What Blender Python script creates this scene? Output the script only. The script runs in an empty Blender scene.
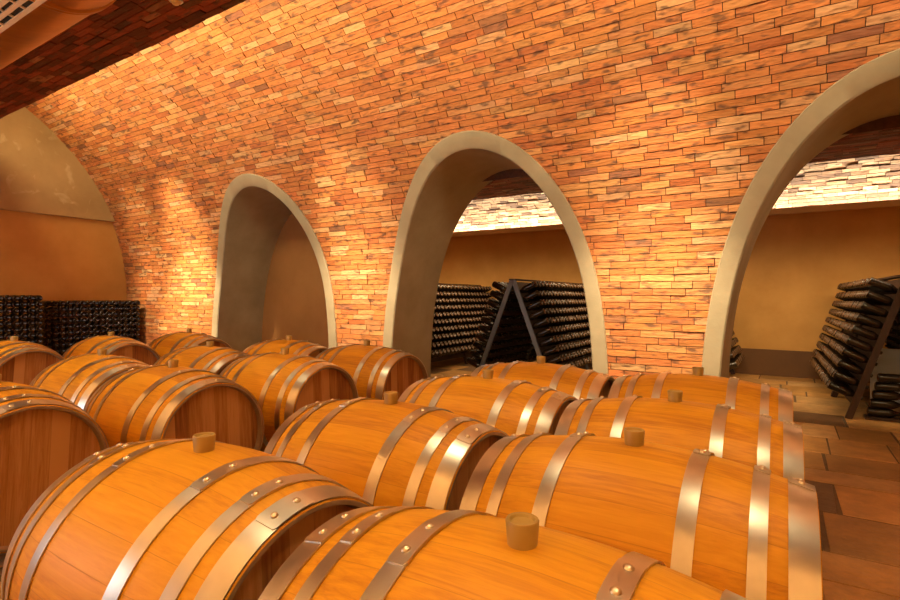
import bpy, bmesh, math, random
from mathutils import Vector, Matrix
PI = math.pi
rnd = random.Random(7)
S = bpy.context.scene
C = S.collection

# ------------------------------------------------------------------ helpers
def link(o, parent=None):
    C.objects.link(o)
    if parent: o.parent = parent
    return o
def tag(o, label=None, cat=None, group=None, kind=None):
    if label: o['label'] = label
    if cat: o['category'] = cat
    if group: o['group'] = group
    if kind: o['kind'] = kind
    return o
def empty(name, loc=(0, 0, 0), rot=(0, 0, 0)):
    o = bpy.data.objects.new(name, None); o.empty_display_size = .1
    o.location = loc; o.rotation_euler = rot
    return link(o)
class MB:
    """collects polygons; build() links them as ONE mesh object"""
    def __init__(s): s.v = []; s.f = []; s.m = []; s.c = []; s.sm = []
    def add(s, vs, fs, mat=0, col=(1, 1, 1), smooth=False):
        n = len(s.v); s.v += [tuple(p) for p in vs]
        for f in fs:
            s.f.append(tuple(i + n for i in f)); s.m.append(mat); s.c.append(col); s.sm.append(smooth)
    def box(s, a, b, mat=0, col=(1, 1, 1)):
        x0, y0, z0 = a; x1, y1, z1 = b
        s.add([(x0,y0,z0),(x1,y0,z0),(x1,y1,z0),(x0,y1,z0),(x0,y0,z1),(x1,y0,z1),(x1,y1,z1),(x0,y1,z1)],
              [(3,2,1,0),(4,5,6,7),(0,1,5,4),(1,2,6,5),(2,3,7,6),(3,0,4,7)], mat, col)
    def obox(s, p, ax, ay, az, mat=0):
        p, ax, ay, az = map(Vector, (p, ax, ay, az))
        vs = [p + ax*i + ay*j + az*k for k in (-1, 1) for j in (-1, 1) for i in (-1, 1)]
        s.add(vs, [(2,3,1,0),(4,5,7,6),(0,1,5,4),(1,3,7,5),(3,2,6,7),(2,0,4,6)], mat)
    def lathe(s, prof, n=32, axis='x', closed=False, smooth=True, org=(0, 0, 0), mat=0):
        """prof: list of (along, radius)"""
        vs = []
        for (t, r) in prof:
            for k in range(n):
                a = 2*PI*k/n
                q = {'x': (t, r*math.sin(a), r*math.cos(a)), 'z': (r*math.cos(a), r*math.sin(a), t)}[axis]
                vs.append((q[0]+org[0], q[1]+org[1], q[2]+org[2]))
        fs = []; m = len(prof)
        for i in range(m if closed else m-1):
            j = (i+1) % m
            for k in range(n):
                l = (k+1) % n
                fs.append((i*n+k, j*n+k, j*n+l, i*n+l) if axis == 'x' else (i*n+k, i*n+l, j*n+l, j*n+k))
        s.add(vs, fs, mat, smooth=smooth)
    def rod(s, a, b, r, n=8, mat=0):
        a, b = Vector(a), Vector(b); d = (b-a).normalized()
        u = d.orthogonal().normalized(); w = d.cross(u)
        vs = [p + (u*math.cos(2*PI*k/n) + w*math.sin(2*PI*k/n))*r for p in (a, b) for k in range(n)]
        fs = [(k, (k+1) % n, n+(k+1) % n, n+k) for k in range(n)]
        s.add(vs, fs, mat, smooth=True)
        s.add(vs, [tuple(range(n))[::-1], tuple(range(n, 2*n))], mat)
    def mesh(s, name, mats, autosmooth=None):
        me = bpy.data.meshes.new(name)
        me.from_pydata(s.v, [], s.f)
        for m in (mats if isinstance(mats, (list, tuple)) else [mats]): me.materials.append(m)
        me.polygons.foreach_set('material_index', s.m)
        me.polygons.foreach_set('use_smooth', s.sm)
        if any(c != (1, 1, 1) for c in s.c):
            at = me.attributes.new('tone', 'FLOAT_COLOR', 'FACE')
            at.data.foreach_set('color', [x for c in s.c for x in (c[0], c[1], c[2], 1.0)])
        me.validate(); me.update()
        if autosmooth is not None: me.set_sharp_from_angle(angle=autosmooth)
        return me
    def build(s, name, mats, parent=None, autosmooth=None):
        return link(bpy.data.objects.new(name, s.mesh(name, mats, autosmooth)), parent)

# ------------------------------------------------------------------ materials
def newmat(name):
    m = bpy.data.materials.new(name); m.use_nodes = True
    nt = m.node_tree; b = nt.nodes['Principled BSDF']
    return m, nt, b
def node(nt, kind, **kw):
    n = nt.nodes.new(kind)
    for k, v in kw.items():
        if k in n.inputs: n.inputs[k].default_value = v
        else: setattr(n, k, v)
    return n
def ramp(nt, stops, src):
    r = nt.nodes.new('ShaderNodeValToRGB'); e = r.color_ramp.elements
    while len(e) < len(stops): e.new(.5)
    for i, (p, c) in enumerate(stops):
        e[i].position = p; e[i].color = (*c, 1)
    nt.links.new(src, r.inputs[0]); return r
def mixc(nt, fac, a, b, mode='MIX'):
    n = nt.nodes.new('ShaderNodeMix'); n.data_type = 'RGBA'; n.blend_type = mode
    for sock, val in ((n.inputs[0], fac), (n.inputs[6], a), (n.inputs[7], b)):
        if hasattr(val, 'links') or isinstance(val, bpy.types.NodeSocket): nt.links.new(val, sock)
        elif isinstance(val, (int, float)): sock.default_value = val
        else: sock.default_value = (*val, 1)
    return n.outputs[2]
def bump(nt, h, b, strength, dist):
    n = node(nt, 'ShaderNodeBump', Strength=strength, Distance=dist)
    nt.links.new(h, n.inputs['Height']); nt.links.new(n.outputs[0], b.inputs['Normal'])
def math_(nt, op, a, b=None):
    n = nt.nodes.new('ShaderNodeMath'); n.operation = op
    for i, v in enumerate((a, b)):
        if v is None: continue
        if isinstance(v, (int, float)): n.inputs[i].default_value = v
        else: nt.links.new(v, n.inputs[i])
    return n.outputs[0]
def objco(nt, scale=(1, 1, 1)):
    t = nt.nodes.new('ShaderNodeTexCoord'); m = node(nt, 'ShaderNodeMapping', Scale=scale)
    nt.links.new(t.outputs['Object'], m.inputs[0]); return t, m.outputs[0]

def mat_brick():
    m, nt, b = newmat('brick')
    at = nt.nodes.new('ShaderNodeAttribute'); at.attribute_name = 'tone'
    t, co = objco(nt, (3, 9, 9))
    n1 = node(nt, 'ShaderNodeTexNoise', Scale=3.0, Detail=4.0); nt.links.new(co, n1.inputs[0])
    soot = ramp(nt, [(.54, (0, 0, 0)), (.67, (1, 1, 1))], n1.outputs[0])
    t2, co2 = objco(nt, (14, 60, 60))
    n2 = node(nt, 'ShaderNodeTexNoise', Scale=1.0, Detail=5.0); nt.links.new(co2, n2.inputs[0])
    var = ramp(nt, [(.3, (.82, .8, .78)), (.7, (1.12, 1.1, 1.08))], n2.outputs[0])
    c = mixc(nt, 1.0, at.outputs['Color'], var.outputs[0], 'MULTIPLY')
    c = mixc(nt, math_(nt, 'MULTIPLY', soot.outputs[0], .78), c, (.09, .045, .03))
    nt.links.new(c, b.inputs['Base Color'])
    b.inputs['Roughness'].default_value = .72
    bump(nt, n2.outputs[0], b, .8, .012)
    return m
def mat_noise(name, ca, cb, scale=3, rough=.7, detail=5, bmp=.15, bdist=.01, stretch=(1, 1, 1), spots=None, lo=.3, hi=.7):
    m, nt, b = newmat(name)
    t, co = objco(nt, stretch)
    n = node(nt, 'ShaderNodeTexNoise', Scale=scale, Detail=detail, Roughness=.6); nt.links.new(co, n.inputs[0])
    c = ramp(nt, [(lo, ca), (hi, cb)], n.outputs[0]).outputs[0]
    if spots:
        n3 = node(nt, 'ShaderNodeTexNoise', Scale=scale*2.7, Detail=3.0, Distortion=1.0); nt.links.new(co, n3.inputs[0])
        f = ramp(nt, [(.62, (0, 0, 0)), (.74, (.5, .5, .5))], n3.outputs[0]).outputs[0]
        c = mixc(nt, f, c, spots)
    nt.links.new(c, b.inputs['Base Color']); b.inputs['Roughness'].default_value = rough
    if bmp:
        n2 = node(nt, 'ShaderNodeTexNoise', Scale=scale*12, Detail=4.0); nt.links.new(co, n2.inputs[0])
        bump(nt, n2.outputs[0], b, bmp, bdist)
    return m
def mat_stave(name, dark, mid, light, radial=True):
    """oak: staves around the barrel axis (radial) or straight boards of a barrel head"""
    m, nt, b = newmat(name)
    t = nt.nodes.new('ShaderNodeTexCoord'); sp = nt.nodes.new('ShaderNodeSeparateXYZ')
    nt.links.new(t.outputs['Object'], sp.inputs[0])
    oi = nt.nodes.new('ShaderNodeObjectInfo')
    if radial:
        a = math_(nt, 'ARCTAN2', sp.outputs[1], sp.outputs[2]); u = math_(nt, 'MULTIPLY', a, 26/(2*PI))
    else:
        u = math_(nt, 'MULTIPLY', sp.outputs[1], 13.0)
    u = math_(nt, 'ADD', u, math_(nt, 'MULTIPLY', oi.outputs['Random'], 1.0))
    idx = math_(nt, 'FLOOR', u); fr = math_(nt, 'FRACT', u)
    cmb = nt.nodes.new('ShaderNodeCombineXYZ'); nt.links.new(idx, cmb.inputs[0]); nt.links.new(math_(nt, 'MULTIPLY', oi.outputs['Random'], 91.0), cmb.inputs[1])
    wn = nt.nodes.new('ShaderNodeTexWhiteNoise'); wn.noise_dimensions = '2D'; nt.links.new(cmb.outputs[0], wn.inputs[0])
    # grain along the board, shifted board by board
    mp = nt.nodes.new('ShaderNodeMapping')
    mp.inputs['Scale'].default_value = (1.3, 22, 22) if radial else (1, 22, 1.3)
    off = nt.nodes.new('ShaderNodeVectorMath'); off.operation = 'ADD'
    sc = nt.nodes.new('ShaderNodeVectorMath'); sc.operation = 'SCALE'; sc.inputs['Scale'].default_value = 3.0
    nt.links.new(wn.outputs['Color'], sc.inputs[0]); nt.links.new(t.outputs['Object'], off.inputs[0]); nt.links.new(sc.outputs[0], off.inputs[1])
    nt.links.new(off.outputs[0], mp.inputs[0])
    g = node(nt, 'ShaderNodeTexNoise', Scale=3.2, Detail=7.0, Roughness=.65, Distortion=.6); nt.links.new(mp.outputs[0], g.inputs[0])
    v = math_(nt, 'ADD', math_(nt, 'MULTIPLY', g.outputs[0], .8), math_(nt, 'MULTIPLY', wn.outputs['Value'], .3 if radial else .55))
    c = ramp(nt, [(.34, dark), (.56, mid), (.85, light)], v).outputs[0]
    # thin joint line between boards
    e = math_(nt, 'ABSOLUTE', math_(nt, 'SUBTRACT', fr, .5))
    j = ramp(nt, [(.486, (0, 0, 0)), (.5, (1, 1, 1))], e).outputs[0]
    c = mixc(nt, math_(nt, 'MULTIPLY', j, .45), c, (dark[0]*.45, dark[1]*.4, dark[2]*.4))
    nt.links.new(c, b.inputs['Base Color'])
    b.inputs['Roughness'].default_value = .48 if radial else .6
    b.inputs['Specular IOR Level'].default_value = .3
    h = math_(nt, 'SUBTRACT', math_(nt, 'MULTIPLY', g.outputs[0], .4), j)
    bump(nt, h, b, .18, .004)
    return m
def mat_metal(name, col, rough, bscale=(2, 90, 90), metallic=1.0):
    m, nt, b = newmat(name)
    t, co = objco(nt, bscale)
    n = node(nt, 'ShaderNodeTexNoise', Scale=1.0, Detail=3.0); nt.links.new(co, n.inputs[0])
    r = nt.nodes.new('ShaderNodeMapRange'); r.inputs[3].default_value = rough-.01; r.inputs[4].default_value = rough+.09
    nt.links.new(n.outputs[0], r.inputs[0]); nt.links.new(r.outputs[0], b.inputs['Roughness'])
    t2, co2 = objco(nt, (9, 9, 9))
    n2 = node(nt, 'ShaderNodeTexNoise', Scale=1.0, Detail=4.0); nt.links.new(co2, n2.inputs[0])
    c = ramp(nt, [(.3, tuple(x*.82 for x in col)), (.7, tuple(min(1, x*1.06) for x in col))], n2.outputs[0]).outputs[0]
    nt.links.new(c, b.inputs['Base Color']); b.inputs['Metallic'].default_value = metallic
    return m
def mat_tone(name, rough, bscale, bstr):
    m, nt, b = newmat(name)
    at = nt.nodes.new('ShaderNodeAttribute'); at.attribute_name = 'tone'
    t, co = objco(nt)
    n = node(nt, 'ShaderNodeTexNoise', Scale=4.0, Detail=7.0, Roughness=.7); nt.links.new(co, n.inputs[0])
    v = ramp(nt, [(.3, (.62, .6, .58)), (.7, (1.3, 1.28, 1.22))], n.outputs[0]).outputs[0]
    nt.links.new(mixc(nt, 1.0, at.outputs['Color'], v, 'MULTIPLY'), b.inputs['Base Color'])
    b.inputs['Roughness'].default_value = rough
    n2 = node(nt, 'ShaderNodeTexNoise', Scale=bscale, Detail=6.0); nt.links.new(co, n2.inputs[0])
    bump(nt, n2.outputs[0], b, bstr, .02)
    return m

M = {}
M['brick'] = mat_brick()
M['mortar'] = mat_noise('mortar', (.07, .03, .017), (.12, .055, .03), 20, .9)
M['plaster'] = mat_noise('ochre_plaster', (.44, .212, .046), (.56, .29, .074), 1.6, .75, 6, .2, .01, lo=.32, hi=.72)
M['shadedplaster'] = mat_noise('shaded_niche_plaster', (.27, .125, .032), (.35, .17, .05), 1.6, .75, 6, .2, .01, lo=.32, hi=.72)  # plaster colour darkened to hold the niche's weaker light
M['endplaster'] = mat_noise('khaki_plaster', (.30, .19, .075), (.41, .27, .115), 1.7, .75, 6, .2, .01, spots=(.55, .42, .24))
M['stucco'] = mat_noise('grey_stucco', (.29, .245, .165), (.39, .335, .235), 2.3, .7, 6, .2, .01)
M['lip'] = mat_noise('pale_plaster', (.55, .33, .13), (.62, .38, .16), 2, .7)
M['skirting'] = mat_noise('brown_plaster', (.10, .04, .010), (.14, .058, .015), 2, .7)
M['stone'] = mat_tone('stone_paving', .55, 30, .35)
M['grout'] = mat_noise('grout', (.09, .05, .025), (.14, .08, .04), 12, .9)
M['oak'] = mat_stave('oak_staves', (.46, .175, .008), (.64, .295, .011), (.74, .375, .022))
M['oakend'] = mat_stave('oak_end_boards', (.19, .07, .02), (.35, .15, .042), (.52, .275, .105), radial=False)
M['endgrain'] = mat_noise('oak_end_grain', (.20, .13, .08), (.30, .20, .13), 14, .6, 4, 0)
M['hoop'] = mat_metal('galvanised_hoop', (.62, .56, .48), .30, (5, 5, 5))
M['rivet'] = mat_metal('rivet_steel', (.75, .64, .46), .30, (40, 40, 40))
M['bung'] = mat_noise('tan_silicone', (.36, .235, .055), (.43, .29, .08), 6, .45, 3, 0)
M['copper'] = mat_metal('copper_duct', (.50, .235, .08), .36, (60, 2, 2))
M['grille'] = mat_metal('cream_grille', (.80, .66, .44), .45, (20, 20, 20), .2)
M['black'] = mat_noise('dark_slot', (.015, .012, .01), (.02, .016, .012), 6, .7, 2, 0)
M['bottle'] = mat_noise('dark_bottle_glass', (.010, .006, .003), (.022, .011, .005), 9, .2, 2, 0)
M['base'] = mat_noise('glint_bottle_base', (.035, .016, .007), (.16, .075, .030), 60, .3, 2, 0)  # warm glints on the bottle ends, painted into the base colour
M['rackwood'] = mat_noise('dark_rack_wood', (.030, .014, .009), (.06, .026, .015), 4, .5, 5, .2, .004, (8, 8, 1))
M['rackmetal'] = mat_noise('blue_grey_frame', (.10, .10, .115), (.15, .15, .165), 5, .4, 3, 0)
M['board'] = mat_noise('pale_grey_board', (.58, .60, .63), (.66, .68, .70), 3, .5, 3, 0)

# ------------------------------------------------------------------ brick surfaces
BH, BL = .0575, .25
def brick_tone():
    r = rnd.random()
    if r < .50: h = (.54, .205, .066)
    elif r < .66: h = (.46, .155, .050)
    elif r < .86: h = (.58, .275, .115)
    elif r < .94: h = (.60, .34, .18)
    else: h = (.50, .22, .085) if r < .97 else (.30, .125, .065)
    k = rnd.uniform(.84, 1.15); q = rnd.uniform(.92, 1.08)
    return (h[0]*k*.96, h[1]*k*q*.93, h[2]*k*.84)
def pale_tone():
    k = rnd.uniform(.6, 1.2); h = rnd.choice(((.34, .21, .11), (.27, .15, .07), (.42, .28, .16), (.15, .08, .04)))
    return tuple(v*k for v in h)
def ochre_tone():
    k = rnd.uniform(.85, 1.1); return (.62*k, .40*k, .19*k)
def shaded_tone():  # red brick darkened so the ceiling strips carry their shade in the colour
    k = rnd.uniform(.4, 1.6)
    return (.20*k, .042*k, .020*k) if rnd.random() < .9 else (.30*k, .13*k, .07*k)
def bricks(mb, curve, length, x0, x1, holes=None, tone=brick_tone, rough=.010, b_len=BL, mortar=True):
    """curve(s) -> ((y,z), (ny,nz)) the section line; courses are laid along X from x0 to x1"""
    n = max(1, int(round(length/BH))); h = length/n
    for i in range(n):
        sa, sb = i*h, (i+1)*h
        (ya, za), na = curve(sa); (yb, zb), nb = curve(sb)
        hs = holes(za, zb) if holes else []
        free = [(x0, x1)]
        for (ha, hb) in hs:
            nf = []
            for (a, b) in free:
                if hb <= a or ha >= b: nf.append((a, b)); continue
                if ha > a: nf.append((a, ha))
                if hb < b: nf.append((hb, b))
            free = nf
        if mortar:
            for (a, b) in free:
                mb.add([(a, ya, za), (b, ya, za), (b, yb, zb), (a, yb, zb)], [(0, 1, 2, 3)], 1, (.9, .9, .9))
        g = .003
        (y0, z0), n0 = curve(sa+g); (y1, z1), n1 = curve(sb-g)
        x = x0 - rnd.uniform(0, b_len)
        while x < x1:
            L = b_len*rnd.choice((.62, .85, 1, 1, 1.05, 1.12, 1.2)); a0, b0 = x+g, x+L-g; x += L
            t = tone(); d = .006 + rnd.random()*rough
            dd = [d + rnd.uniform(-.0035, .0035) for _ in range(4)]
            for (a, b) in free:
                p, q = max(a0, a), min(b0, b)
                if q-p < .012: continue
                vs = [(p, y0, z0), (q, y0, z0), (q, y1, z1), (p, y1, z1)]
                nn = [n0, n0, n1, n1]
                vs += [(v[0], v[1]+m_[0]*e, v[2]+m_[1]*e) for v, m_, e in zip(vs, nn, dd)]
                mb.add(vs, [(4, 5, 6, 7), (0, 1, 5, 4), (1, 2, 6, 5), (2, 3, 7, 6), (3, 0, 4, 7)], 0, t)

# ------------------------------------------------------------------ hall dimensions
YW, R, YC, ZS = 4.5, 3.3, 1.2, 1.19        # arched wall at the floor, vault radius, vault axis, springing height
X0, X1 = -9.42, 5.2
Y2 = 5.24                                   # rear face of the arched wall
YB = 9.39                                   # rear wall of the side gallery
ARCH = (-5.72, -2.52, .70)
AW, AH, AP = 1.26, 2.71, 2.6
def ysurf(z): return YW if z <= ZS else YC + math.sqrt(max(0, R*R-(z-ZS)**2))
def hw(z, dw, dh):
    t = max(0, z)/(AH-dh)
    return 0 if t >= 1 else (AW-dw)*math.sqrt(1-t**AP)
def near_curve(side):
    def f(s):
        if s <= ZS: y, z, n = YW, s, (-1, 0)
        else:
            a = (s-ZS)/R; y, z, n = YC+R*math.cos(a), ZS+R*math.sin(a), (-math.cos(a), -math.sin(a))
        return ((y, z), n) if side > 0 else ((2*YC-y, z), (-n[0], n[1]))
    return f
def arch_holes(dw, dh, which=ARCH, use_max=False):
    def f(za, zb):
        w = hw(min(za, zb) if use_max else max(za, zb), dw, dh)
        return [(c-w, c+w) for c in which] if w > 0 else []
    return f

# arched brick wall of the hall, rising into the vault
mb = MB()
bricks(mb, near_curve(1), ZS+R*math.radians(66), X0, X1, arch_holes(.06, .07))
tag(mb.build('wall_right', [M['brick'], M['mortar']]), kind='structure')
# the wall behind the viewer, the same vault without openings
mb = MB()
bricks(mb, near_curve(-1), ZS+R*math.radians(66), X0, X1, None, tone=ochre_tone, b_len=.5)
tag(mb.build('wall_left', [M['brick'], M['mortar']]), kind='structure')
# crown of the vault above the dropped ceiling
mb = MB(); prev = None
for i in range(17):
    a = math.radians(65.5 + 49*i/16); p = (YC+(R+.004)*math.cos(a), ZS+(R+.004)*math.sin(a))
    if prev: mb.add([(X0, *prev), (X1, *prev), (X1, *p), (X0, *p)], [(0, 1, 2, 3)])
    prev = p
tag(mb.build('ceiling', [M['mortar']]), kind='structure')
# dropped ceiling strip faced with brick darkened for its shade, light coves along both edges
SZ, SE = 3.35, 1.225
mb = MB()
mb.box((X0, YC-SE, SZ+.012), (X1, YC+SE, SZ+.09), 1)
bricks(mb, lambda s: ((YC+SE-s, SZ+.010), (0, -1)), 2*SE, X0, X1, None, tone=shaded_tone, rough=.006, mortar=False)
tag(mb.build('ceiling_strip', [M['brick'], M['mortar']]), kind='structure')
bpy.data.objects['ceiling_strip'].name = 'ceiling.001'

# arch surrounds with their deep rounded reveals
for ci, cx in enumerate(ARCH):
    mb = MB(); N = 64
    o_, i_ = [], []
    for k in range(N+1):
        a = PI*k/N; ca, sa = math.cos(a), math.sin(a)
        o_.append((cx-AW*ca, AH*sa**(2/AP))); i_.append((cx-(AW-.135)*ca, (AH-.145)*sa**(2/AP)))
    e = .026
    vs = []
    for (p, q) in zip(o_, i_):
        yo, yi = ysurf(p[1]), ysurf(q[1])
        vs += [(p[0], yo+.03, p[1]), (p[0], yo-e+.006, p[1]), (p[0]+(q[0]-p[0])*.06, yo-e, p[1]+(q[1]-p[1])*.06),
               (p[0]+(q[0]-p[0])*.92, yi-e+(yo-yi)*.08, p[1]+(q[1]-p[1])*.92), (q[0], yi-e+.012, q[1]), (q[0], Y2, q[1])]
    w = 6
    fs = [(k*w+j, k*w+j+1, (k+1)*w+j+1, (k+1)*w+j) for k in range(N) for j in range(w-1)]
    mb.add([(x, y, max(0, z)) for x, y, z in vs], fs, 0, smooth=True)
    tag(mb.build('trim_%d' % (ci+1), M['stucco'], autosmooth=math.radians(32)), kind='structure')
# gallery side of the arched wall: closed behind the first arch, open behind the others
mb = MB(); z = 0
while z < 3.9:
    zb = z+.03; xs = [-7.6]
    for (a, b) in arch_holes(.135, .145, ARCH[1:], True)(z, zb): xs += [a, b]
    xs.append(4.6)
    for k in range(0, len(xs), 2):
        mb.add([(xs[k], Y2, z), (xs[k+1], Y2, z), (xs[k+1], Y2, zb), (xs[k], Y2, zb)], [(0, 1, 2, 3)])
    z = zb
tag(mb.build('wall_gallery', M['shadedplaster']), kind='structure')

# end wall of the hall: lower face, and the thicker upper lunette that overhangs it
mb = MB(); mb.box((X0-.25, YC-R-.05, -.02), (X0, YC+R+.05, 4.6))
tag(mb.build('wall_back', M['plaster']), kind='structure')
mb = MB(); pts = []
LZ = 2.39
a0 = math.asin((LZ-ZS)/R)
for k in range(41):
    a = a0 + (PI-2*a0)*k/40; pts.append((YC+(R+.01)*math.cos(a), ZS+(R+.01)*math.sin(a)))
n = len(pts); xf = X0+.10
mb.add([(xf, *p) for p in pts] + [(X0-.01, *p) for p in pts],
       [tuple(range(n))] + [(k, k+n, (k+1) % n+n, (k+1) % n) for k in range(n)])
tag(mb.build('wall_lunette', M['endplaster']), kind='structure')
mb = MB(); mb.box((X1, YC-R-.05, -.02), (X1+.2, YC+R+.05, 4.6))
tag(mb.build('wall_front', M['plaster']), kind='structure')

# side gallery: rear wall, skirting, ledge with light cove, brick vault, dropped ceiling
GX0, GX1 = -7.6, 4.6
mb = MB(); mb.box((GX0, YB, 0), (GX1, YB+.25, 2.47))
tag(mb.build('wall_far', M['plaster']), kind='structure')
mb = MB(); mb.box((GX0, YB-.02, 0), (GX1, YB, .40))
tag(mb.build('baseboard_far', M['skirting']), kind='structure')
mb = MB(); mb.box((GX0, YB-.09, 2.455), (GX1, YB+.0, 2.54))
tag(mb.build('trim_4', M['lip']), kind='structure')
GYC, GA, GB, GZ = 7.35, 2.25, 1.45, 2.47
tab = [(GYC+GA*math.cos(PI*k/400), GZ+GB*math.sin(PI*k/400)) for k in range(401)]
cum = [0]
for p, q in zip(tab, tab[1:]): cum.append(cum[-1]+math.dist(p, q))
def gal_curve(s):
    s = min(max(s, 0), cum[-1]-1e-6)
    k = next(i for i in range(400) if cum[i+1] >= s)
    t = (s-cum[k])/(cum[k+1]-cum[k]); p, q = tab[k], tab[k+1]
    y, z = p[0]+(q[0]-p[0])*t, p[1]+(q[1]-p[1])*t
    n = Vector((-(y-GYC)/GA**2, -(z-GZ)/GB**2)).normalized()
    return (y, z), (n.x, n.y)
mb = MB()
bricks(mb, gal_curve, cum[150], GX0, GX1, None, tone=pale_tone, rough=.022, b_len=.21)
prev = None
for k in range(150, 401, 5):
    if prev: mb.add([(GX0, *prev), (GX1, *prev), (GX1, *tab[k]), (GX0, *tab[k])], [(0, 1, 2, 3)], 1, (.9, .9, .9))
    prev = tab[k]
tag(mb.build('ceiling_gallery', [M['brick'], M['mortar']]), kind='structure')
bpy.data.objects['ceiling_gallery'].name = 'ceiling.002'
GS0, GS1, GSZ = 6.4, 8.19, 2.93
mb = MB()
mb.box((GX0, GS0, GSZ+.012), (GX1, GS1, GSZ+.09), 1)
bricks(mb, lambda s: ((GS1-s, GSZ+.010), (0, -1)), GS1-GS0, GX0, GX1, None, tone=shaded_tone, rough=.006, mortar=False)
tag(mb.build('ceiling_gallery_strip', [M['brick'], M['mortar']]), kind='structure')
bpy.data.objects['ceiling_gallery_strip'].name = 'ceiling.003'
for nm, x in (('wall_gallery_left', GX0-.2), ('wall_gallery_right', GX1)):
    mb = MB(); mb.box((x, Y2, 0), (x+.2, YB+.25, 4.0)); tag(mb.build(nm, M['plaster']), kind='structure')

# paved floor: coursed stone flags of random size
mb = MB()
mb.box((X0-.2, YC-R-.05, -.10), (X1+.2, YB+.2, -.005), 1)
y = YC-R
frnd = random.Random(21)
while y < YB:
    d = frnd.choice((.3, .4, .48, .56)); x = X0 - frnd.random()
    while x < X1:
        L = frnd.choice((.4, .54, .68, .84, 1.0))
        r = frnd.random()
        h = (.40, .20, .06) if r < .5 else (.33, .165, .048) if r < .75 else (.47, .265, .105) if r < .93 else (.14, .07, .03)
        k = frnd.uniform(.85, 1.15); t = tuple(v*k for v in h)
        g = .005; zt = frnd.uniform(-.002, .0)
        j = [frnd.uniform(-.006, .006) for _ in range(8)]
        p = [(x+g+j[0], y+g+j[1]), (x+L-g+j[2], y+g+j[3]), (x+L-g+j[4], min(YB, y+d)-g+j[5]), (x+g+j[6], min(YB, y+d)-g+j[7])]
        cx_, cy_ = x+L/2, y+d/2
        top = [(a+(cx_-a)*.02, b+(cy_-b)*.02, zt) for a, b in p]; bot = [(a, b, -.010) for a, b in p]
        mb.add(bot+top, [(4, 5, 6, 7), (0, 1, 5, 4), (1, 2, 6, 5), (2, 3, 7, 6), (3, 0, 4, 7)], 0, t)
        x += L
    y += d
tag(mb.build('floor', [M['stone'], M['grout']]), kind='structure')

# ------------------------------------------------------------------ ventilation duct
DY, DR = 1.0, .30
DZ = 1.19 + (DY*math.sin(math.radians(48.7))+DR)/math.cos(math.radians(48.7))
duct = empty('ventilation_duct', (-3.0, DY, DZ))
tag(duct, 'copper-coloured round ventilation duct under the shaded brick ceiling strip', 'duct')
def loc(o, x, y, z): return (x+3.0, y-DY, z-DZ)
mb = MB(); mb.lathe([(X0+3.0, DR), (X1+3.0, DR)], 48); mb.build('pipe', M['copper'], duct)
for x in (-8.38, -6.52, -4.65, -2.78, -.92, .95, 2.8):
    mb = MB(); mb.lathe([(x+3-.03, DR-.002), (x+3-.022, DR+.010), (x+3-.006, DR+.010), (x+3, DR+.004), (x+3+.006, DR+.010), (x+3+.022, DR+.010), (x+3+.03, DR-.002)], 48)
    mb.build('joint_ring', M['copper'], duct)
for x in (-7.2, -3.2, .6, 4.4):
    mb = MB(); mb.rod(loc(0, x, DY, DZ+DR-.01), loc(0, x, DY, SZ+.012), .008); mb.build('hanger', M['grille'], duct)
def grille(x, ang):
    L, hgt = 1.06, .037
    ca, sa = math.cos(ang), math.sin(ang)         # outward normal of the duct in the YZ plane
    nrm = Vector((0, ca, sa)); tan = Vector((0, -sa, ca)); ctr = Vector((x+3, 0, 0)) + nrm*(DR+.004)
    mb = MB()
    X = Vector((1, 0, 0))
    for off in (-hgt, -.002, hgt): mb.obox(ctr+tan*off, X*(L/2), tan*(.009 if off else .006), nrm*.010)
    nS = 8
    for k in range(nS+1): mb.obox(ctr+X*(-L/2+L*k/nS), X*.006, tan*hgt, nrm*.008)
    g = mb.build('grille', M['grille'], duct)
    mb = MB(); mb.obox(ctr-nrm*.006, X*(L/2), tan*hgt, nrm*.007); mb.build('dark_slots', M['black'], g)
GANG = math.radians(-104.5)
for x in (-6.88, -5.02, -3.16, -1.30, .56): grille(x, GANG)
duct.rotation_euler = (0, 0, 0)

det = empty('ceiling_sensor', (-3.78, 2.14, SZ+.004))
tag(det, 'small round pale sensor on the shaded brick ceiling strip', 'sensor')
mb = MB(); mb.lathe([(-.012, .0), (-.012, .045), (0, .055), (0, 0)], 24, 'z'); mb.build('base', M['board'], det)
mb = MB(); mb.lathe([(-.035, 0), (-.033, .022), (-.012, .034)], 24, 'z'); mb.build('cap', M['grille'], det)

# ------------------------------------------------------------------ barrels
RB, RH, HL = .375, .316, .450
def br(x): return RB-(RB-RH)*(abs(x)/HL)**2
prof = []
K = 28
prof.append((-HL, RH-.015)); prof.append((-HL, RH-.003))
for k in range(K+1):
    x = -HL+.003+(2*HL-.006)*k/K; prof.append((x, br(x)))
prof.append((HL, RH-.003)); prof.append((HL, RH-.015))
inner = [(HL-.050, RH-.024), (-HL+.050, RH-.024)]
mb = MB(); mb.lathe(prof+inner, 72, closed=True)
pl = prof+inner; nP = len(pl)
for fi in range(len(mb.f)):
    i0 = fi//72
    if not (1 <= i0 < nP-4): mb.m[fi] = 1
ME_BODY = mb.mesh('staves', [M['oak'], M['endgrain']], math.radians(40))
mb = MB(); mb.lathe([(-.012, 0), (-.012, RH-.020), (.012, RH-.020), (.012, 0)], 64, smooth=False); ME_HEAD = mb.mesh('barrel_head', M['oakend'])
mb = MB(); mb.lathe([(-.012, .026), (0, .0268), (.041, .0302), (.044, .0285), (.0435, .024), (.038, .021), (.036, 0)], 28, 'z'); ME_BUNG = mb.mesh('bung', M['bung'], math.radians(40))
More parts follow.
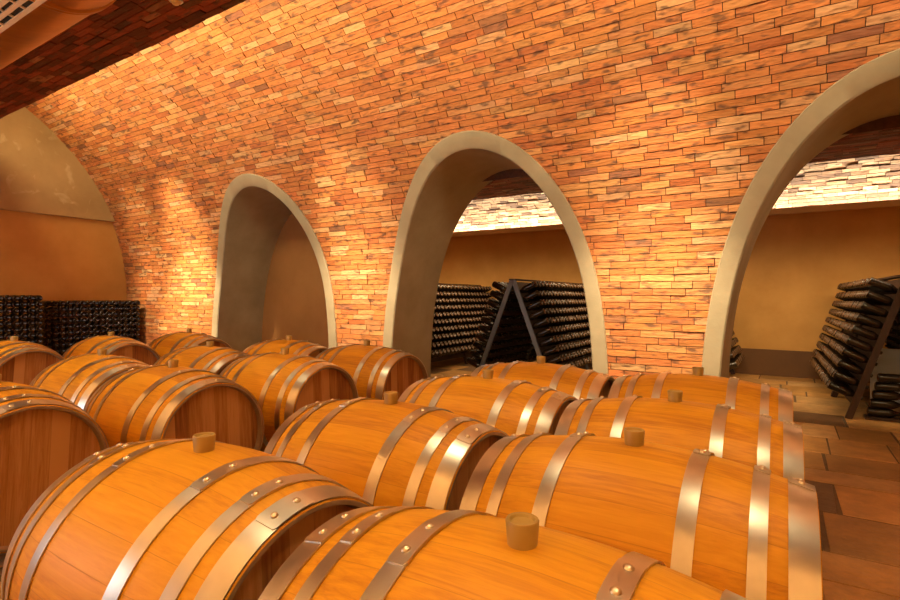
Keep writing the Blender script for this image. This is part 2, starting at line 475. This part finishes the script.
def hoop_mesh(xa, xb):
    mb = MB(); t0, t1 = .0012, .0050
    ks = [xa+(xb-xa)*k/4 for k in range(5)]
    mb.lathe([(x, br(x)+t1) for x in ks] + [(x, br(x)+t0) for x in ks[::-1]], 96, closed=True)
    vs = []; lo, hi = -.19, .19; nseg = 14          # the lapped end of the strip
    for k in range(nseg+1):
        a = lo+(hi-lo)*k/nseg; taper = .004 if k in (0, nseg) else 0
        for x, s_ in ((xa+taper, 0), (xa+taper, 1), (xb-taper, 1), (xb-taper, 0)):
            r = br(x)+(t1+.0028 if s_ else t1-.001); vs.append((x, r*math.sin(a), r*math.cos(a)))
    fs = []
    for k in range(nseg):
        for j in range(3): fs.append((k*4+j, k*4+j+1, (k+1)*4+j+1, (k+1)*4+j))
    fs += [(3, 2, 1, 0), tuple(nseg*4+j for j in range(4))]
    mb.add(vs, fs)
    return mb.mesh('hoop', M['hoop'], math.radians(30))
HOOPS = [(.388, .4475), (.310, .348), (.158, .202)]
ME_HOOP = {}
for sgn in (-1, 1):
    for q, (a, b) in enumerate(HOOPS): ME_HOOP[(sgn, q)] = hoop_mesh(*((a, b) if sgn > 0 else (-b, -a)))
mb = MB(); mb.lathe([(0, .0095), (.003, .0085), (.0052, .005), (.006, 0)], 12, 'z'); ME_RIV = mb.mesh('rivet', M['rivet'])
def barrel(loc_, label, cat='barrel', rz=0.0, lap=0.0, group=None):
    t = empty('wine_barrel', (loc_[0], loc_[1], 0), (0, 0, rz)); tag(t, label, cat, group)
    rx = rnd.uniform(-.0, .0)
    o = link(bpy.data.objects.new('staves', ME_BODY), t); o.location = (0, 0, RB)
    for sg in (-1, 1):
        o = link(bpy.data.objects.new('barrel_head', ME_HEAD), t); o.location = (sg*(HL-.045), 0, RB); o.rotation_euler = (rnd.uniform(-.08, .08), 0, 0)
        for q in range(3):
            hp = link(bpy.data.objects.new('hoop', ME_HOOP[(sg, q)]), t); hp.location = (0, 0, RB)
            hp.rotation_euler = (lap + rnd.uniform(-.10, .10), 0, 0)
            xm = sg*sum(HOOPS[q])/2; tilt = math.atan2(br(xm+.01)-br(xm-.01), .02)
            for a in (-.10, .10):
                rv = link(bpy.data.objects.new('rivet', ME_RIV), hp); r = br(xm)+.0076
                rv.location = (xm, r*math.sin(a), r*math.cos(a)); rv.rotation_euler = (-a, -tilt, 0)
    b = link(bpy.data.objects.new('bung', ME_BUNG), t); b.location = (0, 0, 2*RB); b.rotation_euler = (0, 0, rnd.uniform(0, 3))
    return t
BAR = [
 (-.392, .853, .10, 'oak wine barrel nearest the viewer at bottom centre, cut off by the frame'),
 (-.378, 1.614, -.22, 'oak barrel of the right column, second from the viewer, beside the open floor'),
 (-.391, 2.382, -.22, 'oak barrel of the right column, third from the viewer'),
 (-.414, 3.257, -.22, 'oak barrel of the right column, farthest, before the pier left of right arch'),
 (-1.386, .869, .18, 'large oak barrel at lower left of centre, end to end with the nearest barrel'),
 (-1.362, 1.674, .12, 'oak barrel at the centre, right behind the large lower-left barrel'),
 (-1.348, 2.482, -.05, 'oak barrel behind the centre barrel, before the middle arch'),
 (-1.363, 3.245, -.12, 'oak barrel directly under the riddling rack seen through the middle arch'),
 (-3.27, .945, .12, 'oak barrel cut off at left edge, its large board end facing right'),
 (-3.143, 1.767, .05, 'oak barrel left of centre, second end-face behind the left-edge barrel'),
 (-3.164, 2.632, .0, 'oak barrel with dark end, right of and behind the left-of-centre barrel'),
 (-3.121, 3.499, .0, 'oak barrel before the pier between left and middle arches, dark end showing'),
 (-4.185, 1.828, .05, 'oak barrel at left, touching the far end of the left-of-centre barrel'),
 (-4.144, 2.65, .0, 'oak barrel in mid row, before the left arch, behind two nearer ones'),
 (-4.13, 3.484, .0, 'oak barrel farthest under the left arch opening, only its top showing'),
 (-6.094, 1.911, .05, 'far oak barrel at left edge before the taller bottle stack'),
 (-6.034, 2.722, .05, 'far oak barrel before the wider bottle stack near the end wall'),
 (-5.90, 3.507, .0, 'far oak barrel against the pier left of the left arch'),
]
for x, y, lap, lab in BAR: barrel((x, y), lab, lap=lap, rz=rnd.uniform(-.012, .012), group='oak wine barrels lying in rows')

# ------------------------------------------------------------------ bottles
# base at the origin, body and neck towards -X
BP = [(-.026, 0), (-.020, .012), (-.004, .026), (0, .031), (-.005, .0375), (-.016, .0425), (-.165, .0425), (-.185, .040), (-.205, .031), (-.225, .021), (-.245, .0165), (-.285, .0150), (-.288, .0170), (-.300, .0170), (-.302, .0150), (-.302, 0)]
mb = MB(); mb.lathe(BP[::-1], 14)
for fi in range(len(mb.f)):
    if fi//14 >= len(BP)-5: mb.m[fi] = 1
ME_BOT = mb.mesh('champagne_bottle', [M['bottle'], M['base']], math.radians(50))
ORD = ['first', 'second', 'third', 'fourth', 'fifth', 'sixth', 'seventh', 'eighth', 'ninth', 'tenth', 'eleventh', 'twelfth', 'thirteenth', 'fourteenth', 'fifteenth', 'sixteenth', 'seventeenth', 'eighteenth', 'nineteenth', 'twentieth', 'twenty-first', 'twenty-second', 'twenty-third', 'twenty-fourth', 'twenty-fifth']
def bottle(mat4, label, group):
    o = bpy.data.objects.new('champagne_bottle', ME_BOT); o.matrix_world = mat4; C.objects.link(o)
    return tag(o, label, 'bottle', group)
class Mass:
    def __init__(s, base=1): s.base = base; s.mb = MB(); p = BP[::-1]; b = MB(); b.lathe(p, 10); s.v0 = b.v; s.f0 = b.f
    def add(s, m4): 
        vs = [tuple(m4 @ Vector(v)) for v in s.v0]; k = (len(BP)-5)*10
        n = len(s.mb.v); s.mb.add(vs, s.f0[:k], 0, smooth=True)
        s.mb.f += [tuple(i+n for i in f) for f in s.f0[k:]]; q = len(s.f0)-k
        s.mb.m += [s.base]*q; s.mb.c += [(1, 1, 1)]*q; s.mb.sm += [True]*q
mass = Mass()

# riddling racks: two hinged panels, bottles stuck neck-down from both outer sides
RHT = 1.40; NROW = 10; PITCH = .112
def rack_row(i): return 1.255 - .115*i               # height at which the row meets the panel
TILT = math.radians(24)
def bottle_mat(root, side, hb, z, yy):
    xp = side*(.012+hb*(1-z/RHT))
    ax = Vector((side*math.cos(TILT), 0, math.sin(TILT)))           # neck to base
    base = Vector((xp, yy, z)) + ax*((.262 if z > 1.2 else .246)+rnd.uniform(-.004, .006))
    rot = Matrix(((ax.x, 0, -ax.z), (0, 1, 0), (ax.z, 0, ax.x))).to_4x4()
    return root @ Matrix.Translation(base) @ rot
def rack(loc_, rz, length, hb, label, wood):
    t = empty('riddling_rack', loc_, (0, 0, rz)); tag(t, label, 'rack', 'folding riddling racks for bottles')
    ml = math.hypot(RHT, hb)
    for side in (-1, 1):
        d = Vector((side*hb, 0, -RHT)).normalized(); nn = Vector((side*RHT, 0, hb)).normalized()
        top = Vector((side*.012, 0, RHT))
        mb = MB()
        zs = [rack_row(i) for i in range(NROW)]
        edges = [RHT-.02] + zs + [.06]
        for a, b in zip(edges, edges[1:]):
            s0, s1 = (RHT-a)/RHT*ml, (RHT-b)/RHT*ml
            s0 += .026 if a != edges[0] else 0; s1 -= .026
            if b == edges[-1]: s1 = min(s1, s0+.07)
            mb.obox(top+d*((s0+s1)/2)+Vector((0, length/2, 0)), d*((s1-s0)/2), Vector((0, length/2-.03, 0)), nn*.009)
        mb.build('slatted_panel', M['rackwood'], t)
        for yy in (.018, length-.018):
            mb = MB(); mb.obox(top+d*(ml/2)+Vector((0, yy, 0)), d*(ml/2), Vector((0, .013, 0)), nn*.030)
            mb.build('leg', M[wood], t)
    mb = MB(); mb.box((-.05, .0, RHT+.003), (.05, length, RHT+.022)); mb.build('ridge_board', M['rackwood'], t)
    bpy.context.view_layer.update()
    return t
# name, near-left ridge position, rotation, half spread, which bottles become individuals (side -> columns from near end)
racks = [
 ((.985, 6.46, 0), .025, 1.352, .44, 'dark wooden riddling rack seen through the right arch, end leg towards the viewer', 'rackwood', {-1: 12, 1: 0}, 'near rack beyond right arch'),
 ((.951, 7.817, 0), .025, 1.352, .44, 'farther riddling rack beyond the right arch, behind the near one', 'rackwood', {-1: 4, 1: 0}, 'far rack beyond right arch'),
 ((-2.98, 6.13, 0), -.0, 1.464, .54, 'riddling rack with open triangular grey-legged end in the middle arch', 'rackmetal', {1: 12, -1: 1}, 'triangle-ended rack in middle arch'),
 ((-2.98, 7.598, 0), -.0, 1.464, .54, 'riddling rack just behind the triangle-ended one in the middle arch', 'rackmetal', {1: 0, -1: 0}, ''),
 ((-5.25, 6.55, 0), 0, 1.352, .54, 'riddling rack at left inside the middle arch, partly behind its jamb', 'rackwood', {1: 0, -1: 0}, ''),
 ((-5.25, 7.906, 0), 0, 1.352, .54, 'farther riddling rack at left inside the middle arch', 'rackwood', {1: 0, -1: 0}, ''),
 ((-1.22, 7.75, 0), 0, 1.464, .54, 'riddling rack mostly hidden behind the left side of the right arch', 'rackwood', {1: 0, -1: 0}, ''),
]
for (lc, rz, ln, hb, lab, wood, ind, where) in racks:
    t = rack(lc, rz, ln, hb, lab, wood)
    root = Matrix.Translation(lc) @ Matrix.Rotation(rz, 4, 'Z')
    ncol = int((ln-.118)/PITCH)+1
    for side in (-1, 1):
        for i in range(NROW):
            for k in range(ncol):
                m4 = bottle_mat(root, side, hb, rack_row(i)+rnd.uniform(-.003, .003), .06+k*PITCH) @ Matrix.Rotation(rnd.uniform(0, 6), 4, 'X')
                if k < ind[side]:
                    row = ORD[i] + ' row' if i else 'top row'
                    sd = 'left side of ' if (side < 0 and 'triangle' in where) else ''
                    bottle(m4, 'dark bottle, %s from near end, %s, %s%s' % (ORD[k], row, sd, where), 'dark bottles resting neck-down in the riddling racks')
                else: mass.add(m4)
o = mass.mb.build('racked_bottle', [M['bottle'], M['base']], None, math.radians(50))
tag(o, 'remaining dark bottles filling the riddling racks in the gallery', 'bottles', kind='stuff')

# bottles lying under the right rack, an added pale panel for the grey patch behind them
base = MB(); base.box((.67, 6.53, 0), (1.20, 6.64, .030))
tag(base.build('wooden_base', M['rackwood']), 'low dark wooden base under the bottles lying beneath the right rack', 'base')
for i in range(5):
    z = .030+.0428+i*.0856
    for q in range(1):
        bottle(Matrix.Translation((.69+.019*i, 6.585, z)) @ Matrix.Rotation(PI, 4, 'Z'), 'dark bottle lying flat under the right rack, %s of its pile' % ('lowest', 'second from bottom', 'middle one', 'second from top', 'topmost')[i], 'bottles lying under the right rack')
mb = MB(); mb.box((.83, 7.66, 0), (1.13, 7.68, .62))
tag(mb.build('grey_panel', M['board']), 'pale grey panel standing for the grey patch inside the right rack', 'board')

# bottle stacks by the end wall, bottle bases facing the room
smass = Mass(0)
def stack(xf, ya, cols, rows, solid_rows, dy, dz, where):
    for r_ in range(rows):
        for c_ in range(cols):
            p = Matrix.Translation((xf+rnd.uniform(-.012, .012), ya-.043-c_*dy, .043+r_*dz)) @ Matrix.Rotation(rnd.uniform(0, 6), 4, 'X')
            top = rows-1-r_
            smass.add(p)
stack(-8.78, 4.40, 15, 13, 10, .0865, .0848, 'wide stack near arched wall')
stack(-8.60, 3.02, 12, 14, 10, .0865, .0842, 'taller stack at left edge')
o = smass.mb.build('stacked_bottle', M['bottle'], None, math.radians(50))
tag(o, 'two tall stacks of dark bottles laid flat before the end wall', 'bottles', kind='stuff')

# ------------------------------------------------------------------ light
def area(name, loc_, rot, sx, sy, power, col):
    l = bpy.data.lights.new(name, 'AREA'); l.shape = 'RECTANGLE'; l.size = sx; l.size_y = sy; l.energy = power; l.color = col
    o = bpy.data.objects.new(name, l); o.location = loc_; o.rotation_euler = rot; C.objects.link(o); return o
def spot(name, loc_, target, power, col, size, blend=1.0, rad=.04):
    l = bpy.data.lights.new(name, 'SPOT'); l.energy = power; l.color = col; l.spot_size = math.radians(size); l.spot_blend = blend; l.shadow_soft_size = rad
    o = bpy.data.objects.new(name, l); o.location = loc_
    o.rotation_euler = (Vector(target)-Vector(loc_)).to_track_quat('-Z', 'Y').to_euler(); C.objects.link(o); return o
WARM = (1.0, .73, .38)
LX = X1-X0-1.0; XC = (X0+X1)/2+.2
area('cove_lamp', (XC, YC+SE-.05, SZ+.15), (math.radians(78), 0, 0), LX, .05, 250, (1, .77, .41))
area('cove_lamp', (XC, YC-SE+.05, SZ+.15), (math.radians(-78), 0, 0), LX, .05, 560, WARM)
for px in (-8.5, -7.2, -4.12, -.9, 2.3):
    for tz, e in ((1.95, 420), (.75, 1500)):
        spot('pier_lamp', (px, YC+SE-.03, SZ+.16), (px - (.25 if px == -7.2 else 0), 4.45, tz), e*(.5 if px < -8 else 1.7 if px < -7 else 1), (1, .77, .43), 36)
    spot('pier_lamp', (px, YC-SE+.03, SZ+.16), (px, -2.05, 1.75), 600, (1, .76, .42), 62)
for k in range(8):
    for y in (.62, 1.76):
        spot('barrel_fill', (-8.4+1.75*k, y, SZ-.02), (-8.4+1.75*k, y+(.5 if y > 1 else -.1), 0), 80, (1, .77, .42), 88, .8, .09)  # unseen fill lamps added to brighten the barrels
area('gallery_cove_lamp', ((GX0+GX1)/2, YB+.06, 2.49), (math.radians(180), 0, 0), GX1-GX0-.2, .06, 330, (1, .88, .68))
area('gallery_fill', ((GX0+GX1)/2, GS0-.06, GSZ+.05), (math.radians(84), 0, 0), GX1-GX0-.2, .06, 900, (1, .76, .42))  # fill added out of view to brighten the gallery's rear wall
# cool daylight and an assumed window, added unseen behind the viewer
area('assumed_window_light', (-5.2, -2.0, 1.55), (math.radians(90), 0, 0), 3.0, 1.4, 75, (.72, .86, 1))
mb = MB()
for x in (-6.75, -5.2, -3.65): mb.box((x-.05, -2.08, .8), (x+.05, -2.02, 2.3))
for z in (.8, 2.25): mb.box((-6.8, -2.08, z), (-3.6, -2.02, z+.06))
tag(mb.build('assumed_window_1', M['rackwood']), kind='structure')
w = bpy.data.worlds.new('world'); S.world = w; w.use_nodes = True
w.node_tree.nodes['Background'].inputs[0].default_value = (1, .8, .6, 1); w.node_tree.nodes['Background'].inputs[1].default_value = .02

# ------------------------------------------------------------------ camera
F, YAW, PIT, ROLL = 522/900*36, .571, -.007, .005
cam = bpy.data.cameras.new('camera'); cam.lens = F; cam.sensor_width = 36; cam.clip_start = .05
co = bpy.data.objects.new('camera', cam); C.objects.link(co)
co.matrix_world = Matrix.Translation((0, 0, 1.19)) @ Matrix.Rotation(YAW, 4, 'Z') @ Matrix.Rotation(PI/2+PIT, 4, 'X') @ Matrix.Rotation(ROLL, 4, 'Z')
S.camera = co
S.view_settings.view_transform = 'Standard'; S.view_settings.look = 'None'; S.view_settings.gamma = 1
S.view_settings.exposure = 0.0
S.cycles.max_bounces = 10; S.cycles.diffuse_bounces = 6; S.cycles.glossy_bounces = 4
S.cycles.use_denoising = True
